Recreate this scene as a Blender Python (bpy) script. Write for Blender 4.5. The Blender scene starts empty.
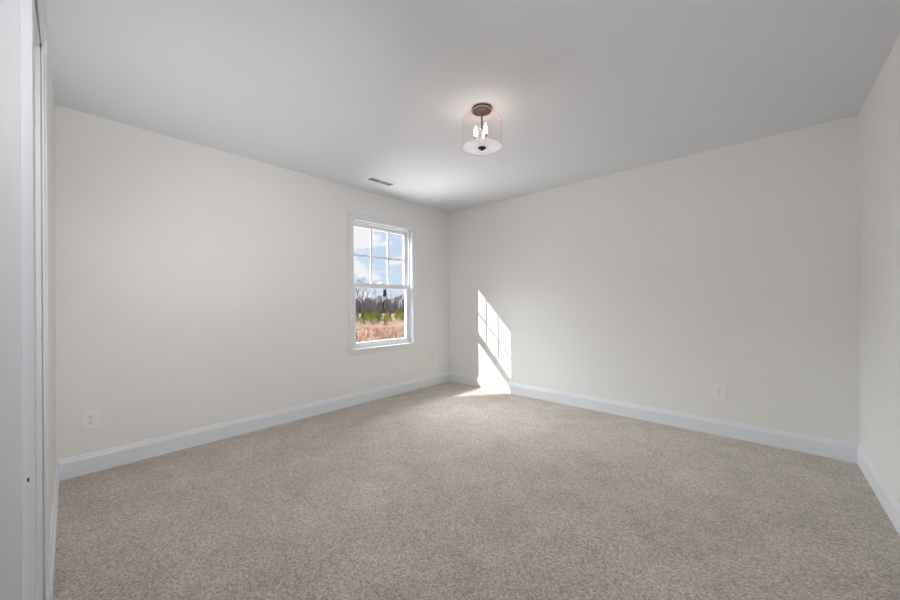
import bpy, bmesh, math, random
from mathutils import Vector, Matrix

S = bpy.context.scene
COL = S.collection
R = math.radians

# ------------------------------------------------------------------ camera
CAM_Z = 1.1435
cam_data = bpy.data.cameras.new('camera')
cam_data.sensor_width = 36.0
cam_data.lens = 36.0 * 344.773 / 900.0
cam_data.shift_y = 2.416 / 900.0
cam_data.clip_start = 0.02
cam_data.clip_end = 2000
cam = bpy.data.objects.new('camera', cam_data)
COL.objects.link(cam)
cam.matrix_world = (Matrix.Translation((0, 0, CAM_Z)) @ Matrix.Rotation(0.7366, 4, 'Z')
                    @ Matrix.Rotation(R(90), 4, 'X') @ Matrix.Rotation(-0.0055, 4, 'Z'))
S.camera = cam

# ------------------------------------------------------------------ colour, exposure
S.view_settings.view_transform = 'Standard'
S.view_settings.look = 'None'
S.view_settings.exposure = 0.0
S.view_settings.gamma = 1.0
S.view_settings.use_curve_mapping = False
S.cycles.max_bounces = 14
S.cycles.diffuse_bounces = 10
S.cycles.transparent_max_bounces = 16
S.cycles.use_denoising = True
S.cycles.sample_clamp_indirect = 6.0
S.cycles.caustics_reflective = False
S.cycles.caustics_refractive = False

# ------------------------------------------------------------------ sky
world = bpy.data.worlds.new('sky')
S.world = world
world.use_nodes = True
wn, wl = world.node_tree.nodes, world.node_tree.links
wn.clear()
w_out = wn.new('ShaderNodeOutputWorld')
w_bg = wn.new('ShaderNodeBackground')
w_bg.inputs['Strength'].default_value = 1.0
w_tc = wn.new('ShaderNodeTexCoord')
w_sep = wn.new('ShaderNodeSeparateXYZ')
wl.new(w_tc.outputs['Generated'], w_sep.inputs[0])
w_ramp = wn.new('ShaderNodeValToRGB')
w_ramp.color_ramp.elements[0].position = 0.0
w_ramp.color_ramp.elements[0].color = (0.72, 0.83, 0.98, 1)
w_ramp.color_ramp.elements[1].position = 0.5
w_ramp.color_ramp.elements[1].color = (0.36, 0.56, 0.92, 1)
wl.new(w_sep.outputs['Z'], w_ramp.inputs[0])
w_map = wn.new('ShaderNodeMapping')
w_map.inputs['Scale'].default_value = (1.0, 1.0, 3.2)
w_map.inputs['Location'].default_value = (0.35, 0.1, 0.0)
wl.new(w_tc.outputs['Generated'], w_map.inputs[0])
w_noise = wn.new('ShaderNodeTexNoise')
w_noise.inputs['Scale'].default_value = 6.0
w_noise.inputs['Detail'].default_value = 7
w_noise.inputs['Roughness'].default_value = 0.55
wl.new(w_map.outputs[0], w_noise.inputs['Vector'])
w_add = wn.new('ShaderNodeMath'); w_add.operation = 'MULTIPLY_ADD'
w_add.inputs[1].default_value = 0.80       # more cloud higher up
wl.new(w_sep.outputs['Z'], w_add.inputs[0])
wl.new(w_noise.outputs['Fac'], w_add.inputs[2])
w_cr = wn.new('ShaderNodeValToRGB')
w_cr.color_ramp.elements[0].position = 0.53
w_cr.color_ramp.elements[0].color = (0, 0, 0, 1)
w_cr.color_ramp.elements[1].position = 0.60
w_cr.color_ramp.elements[1].color = (1, 1, 1, 1)
wl.new(w_add.outputs[0], w_cr.inputs[0])
w_mix = wn.new('ShaderNodeMix'); w_mix.data_type = 'RGBA'
wl.new(w_cr.outputs[0], w_mix.inputs[0])
wl.new(w_ramp.outputs[0], w_mix.inputs[6])
w_mix.inputs[7].default_value = (0.97, 0.97, 1.0, 1)
wl.new(w_mix.outputs[2], w_bg.inputs['Color'])
wl.new(w_bg.outputs[0], w_out.inputs[0])

# ------------------------------------------------------------------ daylight and added fill lamps
def light(name, kind, loc, energy, color, size=None, size_y=None, direction=None):
    d = bpy.data.lights.new(name, kind)
    d.energy = energy
    d.color = color
    if kind == 'AREA':
        d.shape = 'RECTANGLE'; d.size = size; d.size_y = size_y or size
    o = bpy.data.objects.new(name, d)
    COL.objects.link(o)
    o.location = loc
    if direction:
        o.rotation_euler = Vector(direction).to_track_quat('-Z', 'Y').to_euler()
    return o

SUN_DIR = (0.768, 1.0, -0.835)
sun = light('sun', 'SUN', (-20, -20, 30), 8.6, (1.0, 0.97, 0.93), direction=SUN_DIR)
sun.data.angle = R(0.25)
# added broad suns standing in for sky glow on the window side
for d, e, g in (((1.0, 0.25, -0.30), 4.9, 70), ((1.0, 0.45, -0.75), 8.6, 45), ((1.0, -0.25, -0.50), 6.4, 60), ((1.0, 0.0, -0.8), 2.8, 50)):
    o = light('sky_fill', 'SUN', (-30, 0, 30), e, (0.95, 0.975, 1.0), direction=d)
    o.data.angle = R(g)
# added area lamp below the window, standing in for bounce off sunlit ground
light('ground_fill', 'AREA', (-6.6, 2.3, -1.3), 500.0, (1.0, 0.985, 0.97), 3.5, 4.0, (1.0, 0.08, 0.62))
# added fill lamps out of frame, brightening the window wall and ceiling
light('fill_area', 'AREA', (0.0, 0.2, 2.25), 24.0, (1.0, 0.995, 0.995), 0.7, 0.7, (-0.7, 0.6, -0.3))
for loc, d, e, g in (((-1.42, 0.2, 2.2), (-0.72, 0.50, -0.74), 46.0, 104),
                     ((-1.45, 0.15, 0.12), (-0.85, 0.65, 2.32), 64.0, 60),
                     ((-1.45, 0.15, 0.12), (-1.75, 0.65, 2.32), 26.0, 60)):
    o = light('fill_spot', 'SPOT', loc, e, (1.0, 0.995, 0.995), direction=d)
    o.data.spot_size = R(g); o.data.spot_blend = 1.0; o.data.shadow_soft_size = 0.06

# ------------------------------------------------------------------ room measures (metres)
XW, YB, XR, YL, H = -3.3932, 3.7143, 0.5011, -0.0621, 2.44
WT = 0.16                       # outer wall thickness
PT = 0.115                      # partition thickness
HX0, HY0 = -1.75, -1.75         # hall behind the camera

# ------------------------------------------------------------------ materials
def mat(name, color, rough=0.5, metal=0.0, spec=0.5):
    m = bpy.data.materials.new(name)
    m.use_nodes = True
    b = m.node_tree.nodes['Principled BSDF']
    b.inputs['Base Color'].default_value = (*color, 1)
    b.inputs['Roughness'].default_value = rough
    b.inputs['Metallic'].default_value = metal
    b.inputs['Specular IOR Level'].default_value = spec
    return m

def noise_paint(name, color, rough, scale, bump, var=0.015, spec=0.3):
    m = mat(name, color, rough, 0, spec)
    n, l = m.node_tree.nodes, m.node_tree.links
    b = n['Principled BSDF']
    tc = n.new('ShaderNodeTexCoord')
    no = n.new('ShaderNodeTexNoise'); no.inputs['Scale'].default_value = scale; no.inputs['Detail'].default_value = 3
    l.new(tc.outputs['Object'], no.inputs['Vector'])
    bp = n.new('ShaderNodeBump'); bp.inputs['Strength'].default_value = bump; bp.inputs['Distance'].default_value = 0.001
    l.new(no.outputs['Fac'], bp.inputs['Height'])
    l.new(bp.outputs[0], b.inputs['Normal'])
    n2 = n.new('ShaderNodeTexNoise'); n2.inputs['Scale'].default_value = 3; n2.inputs['Detail'].default_value = 2
    l.new(tc.outputs['Object'], n2.inputs['Vector'])
    mx = n.new('ShaderNodeMix'); mx.data_type = 'RGBA'
    l.new(n2.outputs['Fac'], mx.inputs[0])
    mx.inputs[6].default_value = (*[c * (1 - var) for c in color], 1)
    mx.inputs[7].default_value = (*[min(1, c * (1 + var)) for c in color], 1)
    l.new(mx.outputs[2], b.inputs['Base Color'])
    return m

M = {}
M['wall'] = noise_paint('wall_paint', (0.780, 0.773, 0.756), 0.75, 350, 0.25)
M['ceiling'] = noise_paint('ceiling_paint', (0.735, 0.756, 0.792), 0.85, 420, 0.35)
M['trim'] = noise_paint('trim_paint', (0.735, 0.76, 0.795), 0.38, 60, 0.05, 0.005, 0.5)
M['vinyl'] = mat('white_vinyl', (0.80, 0.81, 0.83), 0.35)
M['plate'] = mat('outlet_plastic', (0.80, 0.80, 0.78), 0.35)
M['slot'] = mat('dark_slot', (0.03, 0.03, 0.03), 0.6)
M['bronze'] = mat('brushed_bronze', (0.17, 0.115, 0.09), 0.36, 0.85)
M['copper'] = mat('satin_copper_rim', (0.62, 0.45, 0.36), 0.3, 0.8)
M['black'] = mat('black_metal', (0.02, 0.02, 0.025), 0.3, 0.6)
M['steel'] = mat('satin_nickel', (0.5, 0.49, 0.48), 0.35, 0.9)
M['vent_white'] = mat('register_enamel', (0.76, 0.76, 0.77), 0.4)
M['vent_dark'] = mat('duct_inside', (0.32, 0.32, 0.32), 0.8)
M['candle'] = mat('candle_sleeve', (0.35, 0.24, 0.19), 0.4, 0.6)
M['brick'] = noise_paint('outer_siding', (0.55, 0.53, 0.5), 0.8, 40, 0.3, 0.05)

def thin_glass(name, tint, edge=0.5):
    m = bpy.data.materials.new(name); m.use_nodes = True
    n, l = m.node_tree.nodes, m.node_tree.links; n.clear()
    out = n.new('ShaderNodeOutputMaterial')
    tr = n.new('ShaderNodeBsdfTransparent'); tr.inputs[0].default_value = (*tint, 1)
    gl = n.new('ShaderNodeBsdfGlossy'); gl.inputs['Roughness'].default_value = 0.02
    fr = n.new('ShaderNodeLayerWeight'); fr.inputs['Blend'].default_value = 0.5
    pw = n.new('ShaderNodeMath'); pw.operation = 'POWER'; pw.inputs[1].default_value = 4.0
    l.new(fr.outputs['Facing'], pw.inputs[0])
    ma = n.new('ShaderNodeMath'); ma.operation = 'MULTIPLY_ADD'; ma.inputs[1].default_value = edge; ma.inputs[2].default_value = 0.03
    l.new(pw.outputs[0], ma.inputs[0])
    mx = n.new('ShaderNodeMixShader')
    l.new(ma.outputs[0], mx.inputs[0]); l.new(tr.outputs[0], mx.inputs[1]); l.new(gl.outputs[0], mx.inputs[2])
    l.new(mx.outputs[0], out.inputs[0])
    return m
M['glass'] = thin_glass('window_glass', (0.97, 0.98, 0.98), 0.4)
M['shade'] = thin_glass('clear_rose_glass', (0.975, 0.945, 0.93), 0.30)

def swirl_glass():
    m = bpy.data.materials.new('ribbed_frosted_glass'); m.use_nodes = True
    n, l = m.node_tree.nodes, m.node_tree.links; n.clear()
    out = n.new('ShaderNodeOutputMaterial')
    tl = n.new('ShaderNodeBsdfTranslucent'); tl.inputs[0].default_value = (0.80, 0.88, 0.98, 1)
    df = n.new('ShaderNodeBsdfDiffuse'); df.inputs[0].default_value = (0.84, 0.90, 0.98, 1)
    tr = n.new('ShaderNodeBsdfTransparent'); tr.inputs[0].default_value = (0.9, 0.92, 0.95, 1)
    m1 = n.new('ShaderNodeMixShader'); m1.inputs[0].default_value = 0.4
    l.new(tl.outputs[0], m1.inputs[1]); l.new(df.outputs[0], m1.inputs[2])
    tc = n.new('ShaderNodeTexCoord')
    no = n.new('ShaderNodeTexNoise'); no.inputs['Scale'].default_value = 11; no.inputs['Distortion'].default_value = 2.5
    l.new(tc.outputs['Object'], no.inputs['Vector'])
    cr = n.new('ShaderNodeMapRange'); cr.inputs['To Min'].default_value = 0.0; cr.inputs['To Max'].default_value = 0.40
    l.new(no.outputs['Fac'], cr.inputs[0])
    m2 = n.new('ShaderNodeMixShader')
    l.new(cr.outputs[0], m2.inputs[0]); l.new(m1.outputs[0], m2.inputs[1]); l.new(tr.outputs[0], m2.inputs[2])
    l.new(m2.outputs[0], out.inputs[0])
    return m
M['diffuser'] = swirl_glass()

def emit(name, color, strength):
    m = bpy.data.materials.new(name); m.use_nodes = True
    n, l = m.node_tree.nodes, m.node_tree.links; n.clear()
    out = n.new('ShaderNodeOutputMaterial'); e = n.new('ShaderNodeEmission')
    e.inputs[0].default_value = (*color, 1); e.inputs[1].default_value = strength
    l.new(e.outputs[0], out.inputs[0]); return m
M['bulb'] = emit('lit_bulb', (1.0, 0.82, 0.71), 34.0)

def carpet_mat():
    m = mat('cut_pile_carpet', (0.5, 0.45, 0.4), 0.95, 0, 0.1)
    n, l = m.node_tree.nodes, m.node_tree.links
    b = n['Principled BSDF']
    b.inputs['Sheen Weight'].default_value = 0.25
    b.inputs['Sheen Roughness'].default_value = 0.5
    tc = n.new('ShaderNodeTexCoord')
    n1 = n.new('ShaderNodeTexNoise'); n1.inputs['Scale'].default_value = 120; n1.inputs['Detail'].default_value = 6; n1.inputs['Roughness'].default_value = 0.85
    vo = n.new('ShaderNodeTexVoronoi'); vo.inputs['Scale'].default_value = 150; vo.inputs['Randomness'].default_value = 1
    n2 = n.new('ShaderNodeTexNoise'); n2.inputs['Scale'].default_value = 3.6; n2.inputs['Detail'].default_value = 5; n2.inputs['Roughness'].default_value = 0.6; n2.inputs['Distortion'].default_value = 0.8
    for x in (n1, vo, n2): l.new(tc.outputs['Object'], x.inputs['Vector'])
    sc = n.new('ShaderNodeSeparateColor'); l.new(vo.outputs['Color'], sc.inputs[0])
    av = n.new('ShaderNodeMix'); av.data_type = 'FLOAT'; av.inputs[0].default_value = 0.45
    l.new(n1.outputs['Fac'], av.inputs[2]); l.new(sc.outputs[0], av.inputs[3])
    c1 = n.new('ShaderNodeValToRGB')
    e = c1.color_ramp.elements
    e[0].position = 0.22; e[0].color = (0.27, 0.23, 0.193, 1)
    e[1].position = 0.78; e[1].color = (0.69, 0.622, 0.553, 1)
    l.new(av.outputs[0], c1.inputs[0])
    mr = n.new('ShaderNodeMapRange'); mr.inputs['From Min'].default_value = 0.35; mr.inputs['From Max'].default_value = 0.65
    mr.inputs['To Min'].default_value = 0.90; mr.inputs['To Max'].default_value = 1.10
    l.new(n2.outputs['Fac'], mr.inputs[0])
    mu = n.new('ShaderNodeVectorMath'); mu.operation = 'SCALE'
    l.new(c1.outputs[0], mu.inputs[0]); l.new(mr.outputs[0], mu.inputs['Scale'])
    l.new(mu.outputs[0], b.inputs['Base Color'])
    ad = n.new('ShaderNodeMath'); ad.operation = 'SUBTRACT'
    l.new(n1.outputs['Fac'], ad.inputs[0]); l.new(vo.outputs['Distance'], ad.inputs[1])
    bp = n.new('ShaderNodeBump'); bp.inputs['Strength'].default_value = 0.8; bp.inputs['Distance'].default_value = 0.006
    l.new(ad.outputs[0], bp.inputs['Height']); l.new(bp.outputs[0], b.inputs['Normal'])
    return m
M['carpet'] = carpet_mat()

def patch_mat(name, cols, scale, rough=0.9, detail=6, spec=0.1):
    m = mat(name, cols[0], rough, 0, spec)
    n, l = m.node_tree.nodes, m.node_tree.links
    tc = n.new('ShaderNodeTexCoord')
    no = n.new('ShaderNodeTexNoise'); no.inputs['Scale'].default_value = scale; no.inputs['Detail'].default_value = detail; no.inputs['Roughness'].default_value = 0.65
    l.new(tc.outputs['Object'], no.inputs['Vector'])
    cr = n.new('ShaderNodeValToRGB')
    el = cr.color_ramp.elements
    k = len(cols)
    while len(el) < k: el.new(0.5)
    for i, c in enumerate(cols):
        el[i].position = 0.33 + 0.34 * i / (k - 1); el[i].color = (*c, 1)
    l.new(no.outputs['Fac'], cr.inputs[0]); l.new(cr.outputs[0], n['Principled BSDF'].inputs['Base Color'])
    return m
M['field'] = patch_mat('dry_field', [(0.05, 0.055, 0.03), (0.115, 0.075, 0.055), (0.16, 0.085, 0.055), (0.19, 0.145, 0.125)], 0.35)
M['straw'] = patch_mat('rust_straw', [(0.24, 0.17, 0.13), (0.37, 0.215, 0.15), (0.52, 0.42, 0.38)], 0.8)
M['needles'] = patch_mat('yellow_green_needles', [(0.10, 0.15, 0.03), (0.30, 0.31, 0.06), (0.50, 0.44, 0.12)], 0.5)
M['green_needles'] = patch_mat('green_needles', [(0.03, 0.07, 0.02), (0.09, 0.15, 0.04), (0.15, 0.20, 0.06)], 0.5)
M['dark_needles'] = patch_mat('dark_needles', [(0.02, 0.035, 0.025), (0.04, 0.06, 0.04)], 2.0)
M['bark'] = patch_mat('grey_bark', [(0.10, 0.085, 0.095), (0.17, 0.14, 0.15)], 2.0)
M['brush'] = patch_mat('bare_twig_brush', [(0.17, 0.165, 0.21), (0.24, 0.225, 0.27), (0.31, 0.28, 0.31)], 0.6)

# ------------------------------------------------------------------ mesh helpers
def bx(bm, x0, x1, y0, y1, z0, z1, bev=0):
    vs = [bm.verts.new(p) for p in ((x0, y0, z0), (x1, y0, z0), (x1, y1, z0), (x0, y1, z0), (x0, y0, z1), (x1, y0, z1), (x1, y1, z1), (x0, y1, z1))]
    fs = [bm.faces.new([vs[i] for i in q]) for q in ((0, 3, 2, 1), (4, 5, 6, 7), (0, 1, 5, 4), (1, 2, 6, 5), (2, 3, 7, 6), (3, 0, 4, 7))]
    if bev:
        es = list({e for f in fs for e in f.edges})
        bmesh.ops.bevel(bm, geom=es, offset=bev, segments=2, affect='EDGES', profile=0.6)

def lathe(bm, prof, c=(0, 0, 0), seg=40, caps=True):
    rings = []
    for r, z in prof:
        if r < 1e-6:
            rings.append([bm.verts.new((c[0], c[1], c[2] + z))])
        else:
            rings.append([bm.verts.new((c[0] + r * math.cos(2 * math.pi * i / seg), c[1] + r * math.sin(2 * math.pi * i / seg), c[2] + z)) for i in range(seg)])
    for a, b in zip(rings, rings[1:]):
        for i in range(seg):
            j = (i + 1) % seg
            if len(a) == 1 and len(b) == 1: continue
            if len(a) == 1: bm.faces.new((a[0], b[i], b[j]))
            elif len(b) == 1: bm.faces.new((a[i], a[j], b[0]))
            else: bm.faces.new((a[i], a[j], b[j], b[i]))
    if caps:
        for r in (rings[0], rings[-1]):
            if len(r) > 1: bm.faces.new(r)

def tube(bm, p0, p1, r0, r1=None, seg=12):
    r1 = r0 if r1 is None else r1
    p0, p1 = Vector(p0), Vector(p1)
    d = (p1 - p0)
    if d.length < 1e-6: return
    d.normalize()
    a = d.orthogonal().normalized(); b = d.cross(a)
    A = [bm.verts.new(p0 + (a * math.cos(2 * math.pi * i / seg) + b * math.sin(2 * math.pi * i / seg)) * r0) for i in range(seg)]
    B = [bm.verts.new(p1 + (a * math.cos(2 * math.pi * i / seg) + b * math.sin(2 * math.pi * i / seg)) * r1) for i in range(seg)]
    for i in range(seg):
        j = (i + 1) % seg
        bm.faces.new((A[i], A[j], B[j], B[i]))
    bm.faces.new(A); bm.faces.new(B)

def sweep(bm, corners, dirs, prof, normal, closed=False):
    """mitred moulding: corners in the plane, dirs the outward diagonal at each, prof = (outward, proud) pairs"""
    n = Vector(normal)
    rings = [[bm.verts.new(Vector(c) + Vector(d) * u + n * t) for u, t in prof] for c, d in zip(corners, dirs)]
    pairs = list(zip(rings, rings[1:])) + ([(rings[-1], rings[0])] if closed else [])
    k = len(prof)
    for a, b in pairs:
        for i in range(k):
            j = (i + 1) % k
            bm.faces.new((a[i], a[j], b[j], b[i]))
    if not closed:
        bm.faces.new(rings[0]); bm.faces.new(rings[-1])

def obj(name, bm, m, parent=None, smooth=False, loc=None):
    bmesh.ops.recalc_face_normals(bm, faces=bm.faces[:])
    me = bpy.data.meshes.new(name)
    bm.to_mesh(me); bm.free()
    if smooth:
        for p in me.polygons: p.use_smooth = True
    me.materials.append(m)
    o = bpy.data.objects.new(name, me)
    COL.objects.link(o)
    if parent: o.parent = parent
    if loc: o.location = loc
    return o

def struct(name, bm, m, parent=None, **k):
    o = obj(name, bm, m, parent, **k)
    if not parent: o['kind'] = 'structure'
    return o

def empty(name, loc=(0, 0, 0), rz=0, label=None, cat=None, group=None, kind=None):
    o = bpy.data.objects.new(name, None)
    o.empty_display_size = 0.1
    COL.objects.link(o)
    o.location = loc; o.rotation_euler = (0, 0, rz)
    if label: o['label'] = label
    if cat: o['category'] = cat
    if group: o['group'] = group
    if kind: o['kind'] = kind
    return o

def tag(o, label=None, cat=None, group=None, kind=None):
    if label: o['label'] = label
    if cat: o['category'] = cat
    if group: o['group'] = group
    if kind: o['kind'] = kind
    return o

def NB(): return bmesh.new()

def copy_tree(o, parent=None):
    c = o.copy(); COL.objects.link(c)
    if parent: c.parent = parent
    for ch in [x for x in bpy.data.objects if x.parent == o]:
        copy_tree(ch, c)
    return c

# ------------------------------------------------------------------ the setting
OY0, OY1, OZ0, OZ1 = 2.125, 3.02, 0.624, 2.10      # window opening in the left wall

b = NB(); bx(b, XW - WT, XR + PT, HY0 - PT, YB + PT, -0.12, 0.0); struct('floor', b, M['carpet'])
b = NB(); bx(b, XW - WT, XR + PT, HY0 - PT, YB + PT, H, H + 0.12); struct('ceiling', b, M['ceiling'])
b = NB()
bx(b, XW - WT, XW, HY0 - PT, OY0, 0, H); bx(b, XW - WT, XW, OY1, YB + PT, 0, H)
bx(b, XW - WT, XW, OY0, OY1, 0, OZ0 - 0.02); bx(b, XW - WT, XW, OY0, OY1, OZ1, H)
struct('wall_left', b, M['wall'])
b = NB(); bx(b, XW, XR + PT, YB, YB + PT, 0, H); struct('wall_back', b, M['wall'])
b = NB(); bx(b, XR, XR + PT, HY0 - PT, YB, 0, H); struct('wall_right', b, M['wall'])

# front wall with the closet opening and the opening the photo is taken from
CX0, CX1, POST = -1.83, -1.47, -1.39
HEAD = 2.03
b = NB()
bx(b, XW, CX0 - 0.018, YL - PT, YL, 0, H)                       # stretch beside the window wall
bx(b, CX0 - 0.018, POST, YL - PT, YL, HEAD + 0.018, H)          # over the closet door
bx(b, CX1, POST - 0.018, YL - PT, YL, 0, HEAD + 0.018)          # post between the openings
bx(b, POST, 0.40, YL - PT, YL, 2.10, H)                         # header above the camera
bx(b, 0.40, XR, YL - PT, YL, 0, H)
struct('wall_front', b, M['wall'])
b = NB(); bx(b, XW, XR, HY0 - PT, HY0, 0, H); struct('wall_hall', b, M['wall'])
b = NB(); bx(b, HX0 - PT, HX0, HY0, YL - PT, 0, H); struct('wall_hall_side', b, M['wall'])

# baseboards, 135 mm with a moulded cap; mitred in the corners
BB = [(0.0, 0.0), (0.0, 0.0145), (0.102, 0.0145), (0.106, 0.012), (0.110, 0.0125), (0.118, 0.0085), (0.128, 0.0065), (0.135, 0.004), (0.135, 0.0)]
def baseboard(name, p0, p1, i0, i1):
    b = NB()
    rings = []
    for p, i in ((p0, i0), (p1, i1)):
        rings.append([b.verts.new((p[0] + i[0] * t, p[1] + i[1] * t, z)) for z, t in BB])
    k = len(BB)
    for i in range(k):
        j = (i + 1) % k
        b.faces.new((rings[0][i], rings[0][j], rings[1][j], rings[1][i]))
    b.faces.new(rings[0]); b.faces.new(rings[1])
    struct(name, b, M['trim'])
baseboard('baseboard_left', (XW, YL), (XW, YB), (1, 1), (1, -1))
baseboard('baseboard_back', (XW, YB), (XR, YB), (1, -1), (-1, -1))
baseboard('baseboard_right', (XR, YB), (XR, YL), (-1, -1), (-1, 1))
baseboard('baseboard_front', (XW, YL), (CX0 - 0.062, YL), (1, 1), (0, 1))

# closet door and its frame
CAS = [(0.0, 0.0), (0.0, 0.004), (0.010, 0.006), (0.016, 0.004), (0.038, 0.0065), (0.044, 0.010), (0.052, 0.010), (0.056, 0.007), (0.056, 0.0)]
door = empty('door_1', (0, 0, 0), kind='structure')
b = NB()
bx(b, CX0 - 0.018, CX0, YL - PT, YL - 0.003, 0, HEAD + 0.018)
bx(b, CX0, CX1 - 0.0, YL - PT, YL - 0.003, HEAD, HEAD + 0.018)
obj('door_frame', b, M['trim'], door)
b = NB()
sweep(b, [(CX0 - 0.006, YL, 0), (CX0 - 0.006, YL, HEAD + 0.006), (CX1 + 0.05, YL, HEAD + 0.006)],
      [(-1, 0, 0), (-1, 0, 1), (0, 0, 1)], CAS, (0, 1, 0))
obj('door_casing', b, M['trim'], door)
b = NB()
bx(b, CX0, CX1, YL - 0.100, YL - 0.065, 0.012, HEAD - 0.003, 0.001)
obj('door_leaf', b, M['trim'], door)
b = NB()
bx(b, CX0, CX0 + 0.011, YL - 0.065, YL - 0.030, 0, HEAD)
bx(b, CX0 + 0.011, CX1, YL - 0.065, YL - 0.030, HEAD - 0.011, HEAD)
obj('door_stop', b, M['trim'], door)

# frame of the opening the photo is taken from
door = empty('door_2', (0, 0, 0), kind='structure')
b = NB(); bx(b, POST - 0.018, POST, YL - PT, YL, 0, 2.10, 0.0015); obj('door_frame', b, M['trim'], door)
b = NB(); bx(b, POST, POST + 0.011, YL - PT, YL - 0.0195, 0, 2.10, 0.0015); obj('door_stop', b, M['trim'], door)
b = NB(); bx(b, POST, POST + 0.0012, YL - 0.0165, YL - 0.005, 0.675, 0.735, 0.0004)
sp = obj('strike_plate', b, M['trim'], door)
b = NB(); bx(b, POST + 0.0010, POST + 0.0016, YL - 0.0125, YL - 0.009, 0.692, 0.702)
obj('latch_hole', b, M['slot'], sp)

# ------------------------------------------------------------------ window
win = empty('window_1', (0, 0, 0), kind='structure')
WC = [(0.0, 0.0), (0.0, 0.010), (0.008, 0.012), (0.012, 0.009), (0.036, 0.013), (0.042, 0.018), (0.052, 0.018), (0.056, 0.014), (0.056, 0.0)]
b = NB()
sweep(b, [(XW, OY0, OZ0), (XW, OY0, OZ1), (XW, OY1, OZ1), (XW, OY1, OZ0)],
      [(0, -1, 0), (0, -1, 1), (0, 1, 1), (0, 1, 0)], WC, (1, 0, 0))
obj('casing', b, M['trim'], win)
b = NB()      # jamb boards lining the opening
t = 0.012
for y0, y1 in ((OY0, OY0 + t), (OY1 - t, OY1)): bx(b, XW - 0.07, XW, y0, y1, OZ0, OZ1)
bx(b, XW - 0.07, XW, OY0, OY1, OZ1 - t, OZ1)
obj('jamb', b, M['trim'], win)
b = NB()
bx(b, XW - 0.07, XW + 0.030, OY0 - 0.078, OY1 + 0.078, OZ0 - 0.018, OZ0, 0.004)
obj('stool', b, M['trim'], win)
b = NB()
sweep(b, [(XW, OY0 - 0.05, OZ0 - 0.018), (XW, OY1 + 0.05, OZ0 - 0.018)], [(0, 0, -1), (0, 0, -1)],
      [(0.0, 0.0), (0.0, 0.012), (0.03, 0.010), (0.05, 0.006), (0.05, 0.0)], (1, 0, 0))
obj('apron', b, M['wall'], win)
# vinyl frame
FX0, FX1 = XW - 0.135, XW - 0.045
b = NB()
for y0, y1 in ((OY0 + 0.0, OY0 + 0.028), (OY1 - 0.028, OY1 - 0.0)):
    bx(b, FX0, FX1, y0, y1, OZ0, OZ1)
bx(b, FX0, FX1, OY0, OY1, OZ1 - 0.028, OZ1 - 0.0)
bx(b, FX0, FX1, OY0, OY1, OZ0, OZ0 + 0.016)
for y0, y1 in ((OY0 + 0.028, OY0 + 0.034), (OY1 - 0.034, OY1 - 0.028)):   # channel bead
    bx(b, XW - 0.086, XW - 0.082, y0, y1, OZ0, OZ1)
obj('window_frame', b, M['vinyl'], win)
SY0, SY1 = OY0 + 0.028, OY1 - 0.028
GY0, GY1 = SY0 + 0.042, SY1 - 0.042
def sash(name, xc, z0, z1, gz0, gz1):
    b = NB(); x0, x1 = xc - 0.014, xc + 0.014
    bx(b, x0, x1, SY0, GY0, z0, z1); bx(b, x0, x1, GY1, SY1, z0, z1)
    bx(b, x0, x1, GY0, GY1, z0, gz0); bx(b, x0, x1, GY0, GY1, gz1, z1)
    s = obj(name, b, M['vinyl'], win)
    b = NB(); bx(b, xc - 0.002, xc + 0.002, GY0 - 0.005, GY1 + 0.005, gz0 - 0.005, gz1 + 0.005)
    obj('pane', b, M['glass'], s)
    return s
up = sash('upper_sash', XW - 0.105, 1.318, OZ1 - 0.028, 1.368, 2.030)
lo = sash('lower_sash', XW - 0.066, OZ0 + 0.016, 1.372, 0.686, 1.320)
b = NB()
xm = XW - 0.105
for k in (1, 2):
    y = GY0 + (GY1 - GY0) * k / 3
    bx(b, xm - 0.004, xm + 0.004, y - 0.0128, y + 0.0128, 1.368, 2.030, 0.001)
zm = (1.368 + 2.03) / 2
bx(b, xm - 0.0036, xm + 0.0036, GY0, GY1, zm - 0.014, zm + 0.014, 0.001)
obj('muntins', b, M['vinyl'], up)
b = NB()
yc = (GY0 + GY1) / 2
bx(b, XW - 0.080, XW - 0.056, yc - 0.032, yc + 0.032, 1.372, 1.378, 0.002)
tube(b, (XW - 0.066, yc, 1.378), (XW - 0.066, yc, 1.388), 0.010)
bx(b, XW - 0.084, XW - 0.050, yc - 0.030, yc + 0.008, 1.384, 1.392, 0.003)
obj('sash_lock', b, M['vinyl'], lo)

# ------------------------------------------------------------------ ceiling register (vent)
vent = empty('ceiling_vent', (-3.015, 2.235, H), label='white rectangular air register with two louvre banks on the ceiling above the window', cat='vent')
b = NB()
L, Wd = 0.185, 0.082
sweep(b, [(-Wd + 0.042, -L + 0.042, 0), (Wd - 0.042, -L + 0.042, 0), (Wd - 0.042, L - 0.042, 0), (-Wd + 0.042, L - 0.042, 0)],
      [(-1, -1, 0), (1, -1, 0), (1, 1, 0), (-1, 1, 0)],
      [(0.0, 0.0), (0.0, 0.006), (0.012, 0.008), (0.036, 0.004), (0.042, 0.0)], (0, 0, -1), closed=True)
bx(b, -Wd + 0.042, Wd - 0.042, -0.009, 0.009, -0.006, 0)
obj('frame', b, M['vent_white'], vent)
b = NB(); bx(b, -Wd + 0.040, Wd - 0.040, -L + 0.040, L - 0.040, -0.0012, -0.0002); obj('duct_opening', b, M['vent_dark'], vent)
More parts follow.
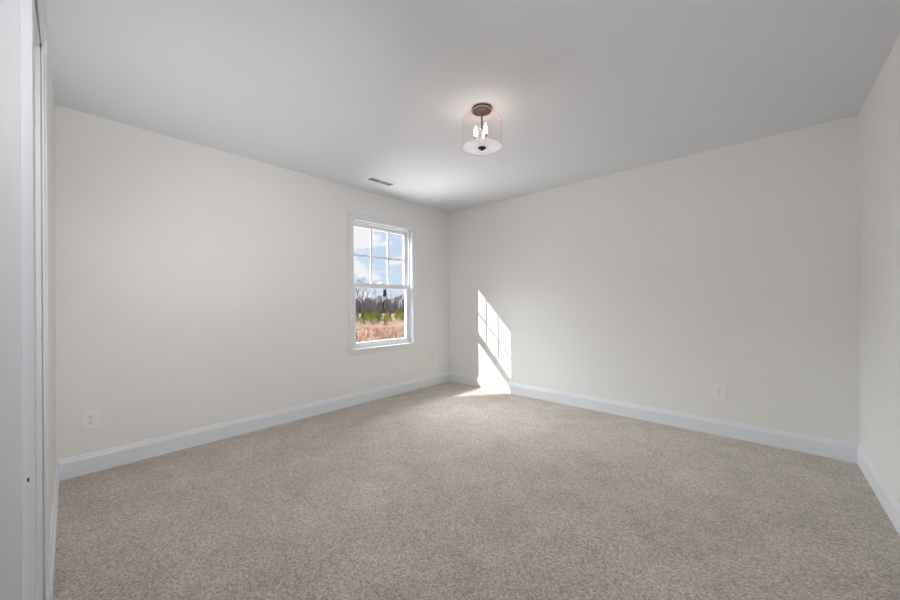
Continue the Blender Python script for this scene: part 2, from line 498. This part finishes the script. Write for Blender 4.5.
for k in range(5):
    x = -Wd + 0.047 + k * (2 * (Wd - 0.047)) / 4
    b = NB()
    for y0, y1 in ((-L + 0.042, -0.009), (0.009, L - 0.042)):
        v = [b.verts.new(p) for p in ((x - 0.003, y0, -0.0015), (x + 0.003, y0, -0.0065), (x + 0.003, y1, -0.0065), (x - 0.003, y1, -0.0015),
                                     (x - 0.002, y0, -0.0012), (x + 0.004, y0, -0.0062), (x + 0.004, y1, -0.0062), (x - 0.002, y1, -0.0012))]
        for q in ((0, 1, 2, 3), (4, 5, 6, 7), (0, 1, 5, 4), (1, 2, 6, 5), (2, 3, 7, 6), (3, 0, 4, 7)): b.faces.new([v[i] for i in q])
    obj('louvre', b, M['vent_white'], vent)
for y in (-L + 0.020, L - 0.020):
    b = NB(); lathe(b, [(0, -0.0085), (0.0035, -0.0075), (0.0035, -0.004)], (0, y, 0), 12, False); obj('screw', b, M['vent_white'], vent)

# ------------------------------------------------------------------ outlets
def make_outlet():
    e = empty('electrical_outlet')        # plate lies in local XZ, facing -Y
    b = NB()
    bx(b, -0.0445, 0.0445, -0.0085, 0.0, -0.0635, 0.0635, 0.0015); obj('cover_plate', b, M['plate'], e)
    for z in (0.0195, -0.0195):
        b = NB()
        bm_pts = []
        for i in range(24):
            a = 2 * math.pi * i / 24
            bm_pts.append((0.0172 * max(-1, min(1, math.cos(a) * 1.0)), max(-0.0142, min(0.0142, 0.0172 * math.sin(a)))))
        fr = [b.verts.new((x, -0.0098, z + y)) for x, y in bm_pts]; bk = [b.verts.new((x, -0.006, z + y)) for x, y in bm_pts]
        b.faces.new(fr)
        for i in range(24): b.faces.new((fr[i], fr[(i + 1) % 24], bk[(i + 1) % 24], bk[i]))
        f = obj('receptacle', b, M['plate'], e)
        b = NB()
        bx(b, -0.0078, -0.0054, -0.0102, -0.0095, z - 0.0005, z + 0.009); bx(b, 0.0054, 0.0078, -0.0102, -0.0095, z + 0.0005, z + 0.008)
        tube(b, (0, -0.0102, z - 0.0075), (0, -0.0095, z - 0.0075), 0.0028)
        obj('slots', b, M['slot'], f)
    b = NB(); tube(b, (0, -0.0093, 0), (0, -0.0080, 0), 0.0032); obj('screw', b, M['steel'], e)
    return e
o1 = make_outlet()
o1.location = (-0.276, YB, 0.366)
tag(o1, 'white wall outlet on the back wall to the right of the sun patch', 'outlet', 'wall outlets')
o2 = copy_tree(o1); o2.location = (XW, 0.093, 0.361); o2.rotation_euler = (0, 0, R(90))
tag(o2, 'white wall outlet on the window wall near the doorway, at far left', 'outlet', 'wall outlets')
o3 = copy_tree(o1); o3.location = (XW, 3.415, 0.361); o3.rotation_euler = (0, 0, R(90))
tag(o3, 'white wall outlet right of the window, close to the far room corner', 'outlet', 'wall outlets')

# ------------------------------------------------------------------ ceiling lamp
LX, LY = -1.390, 1.861
lamp = empty('ceiling_lamp', (LX, LY, H), label='bronze semi-flush ceiling lamp with clear glass drum and candle bulbs', cat='ceiling lamp')
b = NB(); lathe(b, [(0, 0), (0.066, 0), (0.067, -0.004), (0.067, -0.012), (0.064, -0.015), (0.057, -0.015), (0.055, -0.011), (0.044, -0.011), (0.042, -0.017), (0.030, -0.019), (0.014, -0.019), (0.010, -0.030), (0, -0.030)], seg=48, caps=False)
obj('canopy', b, M['bronze'], lamp, False)
b = NB(); lathe(b, [(0.063, -0.0145), (0.067, -0.0125), (0.0685, -0.015), (0.067, -0.018), (0.063, -0.0175), (0.063, -0.0145)], seg=48, caps=False)
obj('canopy_rim', b, M['copper'], lamp, True)
b = NB(); tube(b, (0, 0, -0.025), (0, 0, -0.255), 0.0055, seg=16); obj('stem', b, M['bronze'], lamp, False)
GR = 0.133
b = NB()
prof = [(0.066, -0.050), (0.095, -0.051), (0.112, -0.054), (0.124, -0.061), (0.131, -0.072), (GR, -0.088), (GR, -0.257)]
lathe(b, prof, seg=64, caps=False)
obj('glass_drum', b, M['shade'], lamp, True)
b = NB(); lathe(b, [(GR - 0.003, -0.255), (GR + 0.0015, -0.255), (GR + 0.0015, -0.260), (GR - 0.003, -0.260), (GR - 0.003, -0.255)], seg=64, caps=False)
obj('glass_lip', b, M['shade'], lamp, True)
b = NB()
lathe(b, [(0.012, -0.257), (0.05, -0.2595), (0.09, -0.258), (0.128, -0.252)], seg=64, caps=False)
obj('diffuser', b, M['diffuser'], lamp, True)
b = NB()
lathe(b, [(0, -0.247), (0.010, -0.247), (0.010, -0.259), (0.027, -0.261), (0.028, -0.264), (0.020, -0.269), (0.011, -0.271), (0.010, -0.276), (0.006, -0.279), (0, -0.280)], seg=28, caps=False)
obj('finial', b, M['black'], lamp, True)
b = NB()
lathe(b, [(0, -0.205), (0.016, -0.205), (0.018, -0.213), (0.012, -0.223), (0, -0.225)], seg=24, caps=False)
obj('hub', b, M['bronze'], lamp, True)
cen = Vector((-0.672, 0.741, 0)); side = Vector((0.741, 0.672, 0))
for ang in (math.pi, math.pi / 3, -math.pi / 3):
    d = side * math.cos(ang) + cen * math.sin(ang)
    p = d * 0.041
    b = NB(); tube(b, (0, 0, -0.213), (p.x, p.y, -0.213), 0.0045, seg=10)
    arm = obj('arm', b, M['bronze'], lamp)
    b = NB(); lathe(b, [(0, -0.219), (0.010, -0.219), (0.013, -0.207), (0.0095, -0.203), (0.0095, -0.185), (0, -0.185)], (p.x, p.y, 0), 20, False)
    obj('candle_socket', b, M['candle'], arm)
    b = NB(); lathe(b, [(0, -0.185), (0.006, -0.185), (0.011, -0.174), (0.0135, -0.161), (0.011, -0.146), (0.006, -0.130), (0.002, -0.116), (0, -0.114)], (p.x, p.y, 0), 16, False)
    obj('bulb', b, M['bulb'], arm, True)

# ------------------------------------------------------------------ outdoors, seen through the window
GZ = -3.0
def polar(bearing, dist):      # bearing in degrees from the -x axis towards +y, from the room
    a = R(bearing); return (-math.cos(a) * dist, math.sin(a) * dist)

rnd = random.Random(7)
b = NB()
N = 60
vv = []
for i in range(N + 1):
    row = []
    for j in range(N + 1):
        x = -6 - 394 * (i / N) ** 1.6; y = -180 + 560 * j / N
        row.append(b.verts.new((x, y, GZ + 0.25 * math.sin(x * 0.07 + y * 0.045) + 0.15 * math.sin(x * 0.21 - y * 0.13))))
    vv.append(row)
for i in range(N):
    for j in range(N): b.faces.new((vv[i][j], vv[i][j + 1], vv[i + 1][j + 1], vv[i + 1][j]))
tag(obj('ground', b, M['field'], smooth=True), kind='structure')

# dry grass
b = NB()
for _ in range(5200):
    d = 24 + 37 * rnd.random(); be = rnd.uniform(22, 52)
    x, y = polar(be, d)
    z = GZ + 0.25 * math.sin(x * 0.07 + y * 0.045) + 0.15 * math.sin(x * 0.21 - y * 0.13) - 0.05
    if math.sin(x * 0.33 + 1.3) * math.sin(y * 0.29) + rnd.uniform(-0.5, 0.5) < -0.1: continue
    for k in range(3):
        a = rnd.uniform(0, math.pi); h = rnd.uniform(0.25, 0.75); w = rnd.uniform(0.02, 0.06)
        ox, oy = rnd.uniform(-.15, .15), rnd.uniform(-.15, .15); tx, ty = rnd.uniform(-.2, .2), rnd.uniform(-.2, .2)
        v = [b.verts.new(p) for p in ((x + ox - w * math.cos(a), y + oy - w * math.sin(a), z), (x + ox + w * math.cos(a), y + oy + w * math.sin(a), z), (x + ox + tx, y + oy + ty, z + h))]
        b.faces.new(v)
tag(obj('dry_grass', b, M['straw']), 'rust coloured dry grass covering the field outside the window', 'grass', kind='stuff')

# young pines
def pine(name, h, w, n, m, seed, dark=False):
    r = random.Random(seed)
    e = empty(name)
    b = NB(); tube(b, (0, 0, -0.2), (0, 0, h * 0.92), 0.035 * h / 2, 0.01, 6); obj('trunk', b, M['bark'], e)
    b = NB()
    for _ in range(n):
        t = r.random() ** 0.8
        z = h * (0.12 + 0.88 * t)
        rad = w * (1 - t) ** 0.75 * (0.35 + 0.65 * r.random()) + 0.05
        a = r.uniform(0, 2 * math.pi)
        c = Vector((rad * math.cos(a), rad * math.sin(a), z))
        up = Vector((math.cos(a) * 0.7, math.sin(a) * 0.7, 0.75)).normalized()
        for k in range(3):
            d = (up + Vector((r.uniform(-.6, .6), r.uniform(-.6, .6), r.uniform(-.4, .5)))).normalized() * r.uniform(0.12, 0.28) * h / 2.4
            s = d.cross(Vector((r.uniform(-1, 1), r.uniform(-1, 1), r.uniform(-1, 1)))).normalized() * 0.035 * h / 2
            b.faces.new([b.verts.new(c - s), b.verts.new(c + s), b.verts.new(c + d)])
    obj('needles', b, m, e)
    return e
pines = [pine('young_pine', 2.6, 0.95, 420, M['needles'], 1), pine('young_pine', 2.0, 0.85, 360, M['green_needles'], 2), pine('young_pine', 3.0, 1.15, 480, M['needles'], 3)]
spots = [(35.4, 63, .85), (37.2, 62, .5), (33.6, 64, .6)]
while len(spots) < 80:
    c = (rnd.uniform(26, 47), rnd.uniform(69, 96), rnd.uniform(0.62, 0.95))
    if 37.8 < c[0] < 38.8: continue
    px, py = polar(c[0], c[1])
    if all(math.dist((px, py), polar(q[0], q[1])) > 2.2 for q in spots): spots.append(c)
for i, (be, d, s) in enumerate(spots):
    k = i % 3
    o = pines[k] if i < 3 else copy_tree(pines[k])
    x, y = polar(be, d)
    o.location = (x, y, GZ - 0.05); o.rotation_euler = (0, 0, rnd.uniform(0, 6.28)); o.scale = (s, s, s)
    tag(o, 'small yellow-green pine growing in the field outside the window', 'pine', 'young pines in the field')

# bare trees
def bare(name, h, seed, m=None):
    r = random.Random(seed)
    e = empty(name)
    bt, bb = NB(), NB()
    def grow(p, d, l, rad, lev):
        q = p + d * l
        tube(bt if lev == 0 else bb, p, q, rad, rad * 0.62, 5 if lev == 0 else 3)
        if lev >= 4: return
        n = 3 if lev else 6
        for k in range(n):
            f = r.uniform(0.45, 1.0) if lev else 0.35 + 0.65 * (k + 1) / n
            a = r.uniform(0, 2 * math.pi)
            sp = r.uniform(0.35, 0.8)
            nd = (d + Vector((math.cos(a), math.sin(a), r.uniform(-.1, .4))) * sp).normalized()
            grow(p + d * l * f, nd, l * (0.42 if lev == 0 else 0.62) * r.uniform(.75, 1.1), rad * 0.5, lev + 1)
    grow(Vector((0, 0, -0.3)), Vector((r.uniform(-.05, .05), r.uniform(-.05, .05), 1)).normalized(), h * 0.72, h * 0.014, 0)
    obj('trunk', bt, M['bark'], e); obj('branches', bb, M['bark'], e)
    return e
trees = [bare('bare_tree', 12, 11), bare('bare_tree', 12, 12), bare('bare_tree', 12, 13)]
ts = [(32.8, 104, .92), (33.5, 112, .88), (31.2, 122, 1.0), (34.4, 120, .90), (35.6, 112, .70), (30.0, 112, .8), (37.8, 118, .6), (39.2, 112, .55), (40.9, 118, .6), (28.0, 118, .9), (43.5, 116, .8), (45.8, 122, .9)]
for i, (be, d, s) in enumerate(ts):
    o = trees[i % 3] if i < 3 else copy_tree(trees[i % 3])
    x, y = polar(be, d); o.location = (x, y, GZ); o.rotation_euler = (0, 0, rnd.uniform(0, 6.28)); o.scale = (s * .9, s * .9, s)
    tag(o, 'tall leafless grey tree standing before the far wood outside', 'tree', 'bare trees at the wood edge')
dark = pine('evergreen_tree', 10.8, 1.25, 500, M['dark_needles'], 21)
x, y = polar(37.1, 190); dark.location = (x, y, GZ)
tag(dark, 'single dark evergreen rising above the far tree line in the lower window pane', 'tree')

# the far wood: a deep belt of bare twiggy crowns
b = NB()
for i in range(9000):
    be = rnd.uniform(18, 56); d = rnd.uniform(136, 185)
    x, y = polar(be, d); hh = 5.6 + 1.0 * math.sin(be * 2.1) + 0.6 * math.sin(be * 7.3) + rnd.uniform(-1.6, 1.0)
    w = rnd.uniform(0.25, 0.9)
    a = rnd.uniform(0, 3.14); c, q = math.cos(a) * w, math.sin(a) * w
    lx, ly = rnd.uniform(-.8, .8), rnd.uniform(-.8, .8)
    v = [b.verts.new(p) for p in ((x - c * .3, y - q * .3, GZ - .5), (x + c * .3, y + q * .3, GZ - .5), (x + c + lx, y + q + ly, GZ + hh * .75), (x + lx, y + ly, GZ + hh), (x - c + lx, y - q + ly, GZ + hh * .7))]
    b.faces.new(v)
tag(obj('distant_woodland', b, M['brush']), 'belt of leafless purple-grey woodland along the horizon outside', 'woodland', kind='stuff')
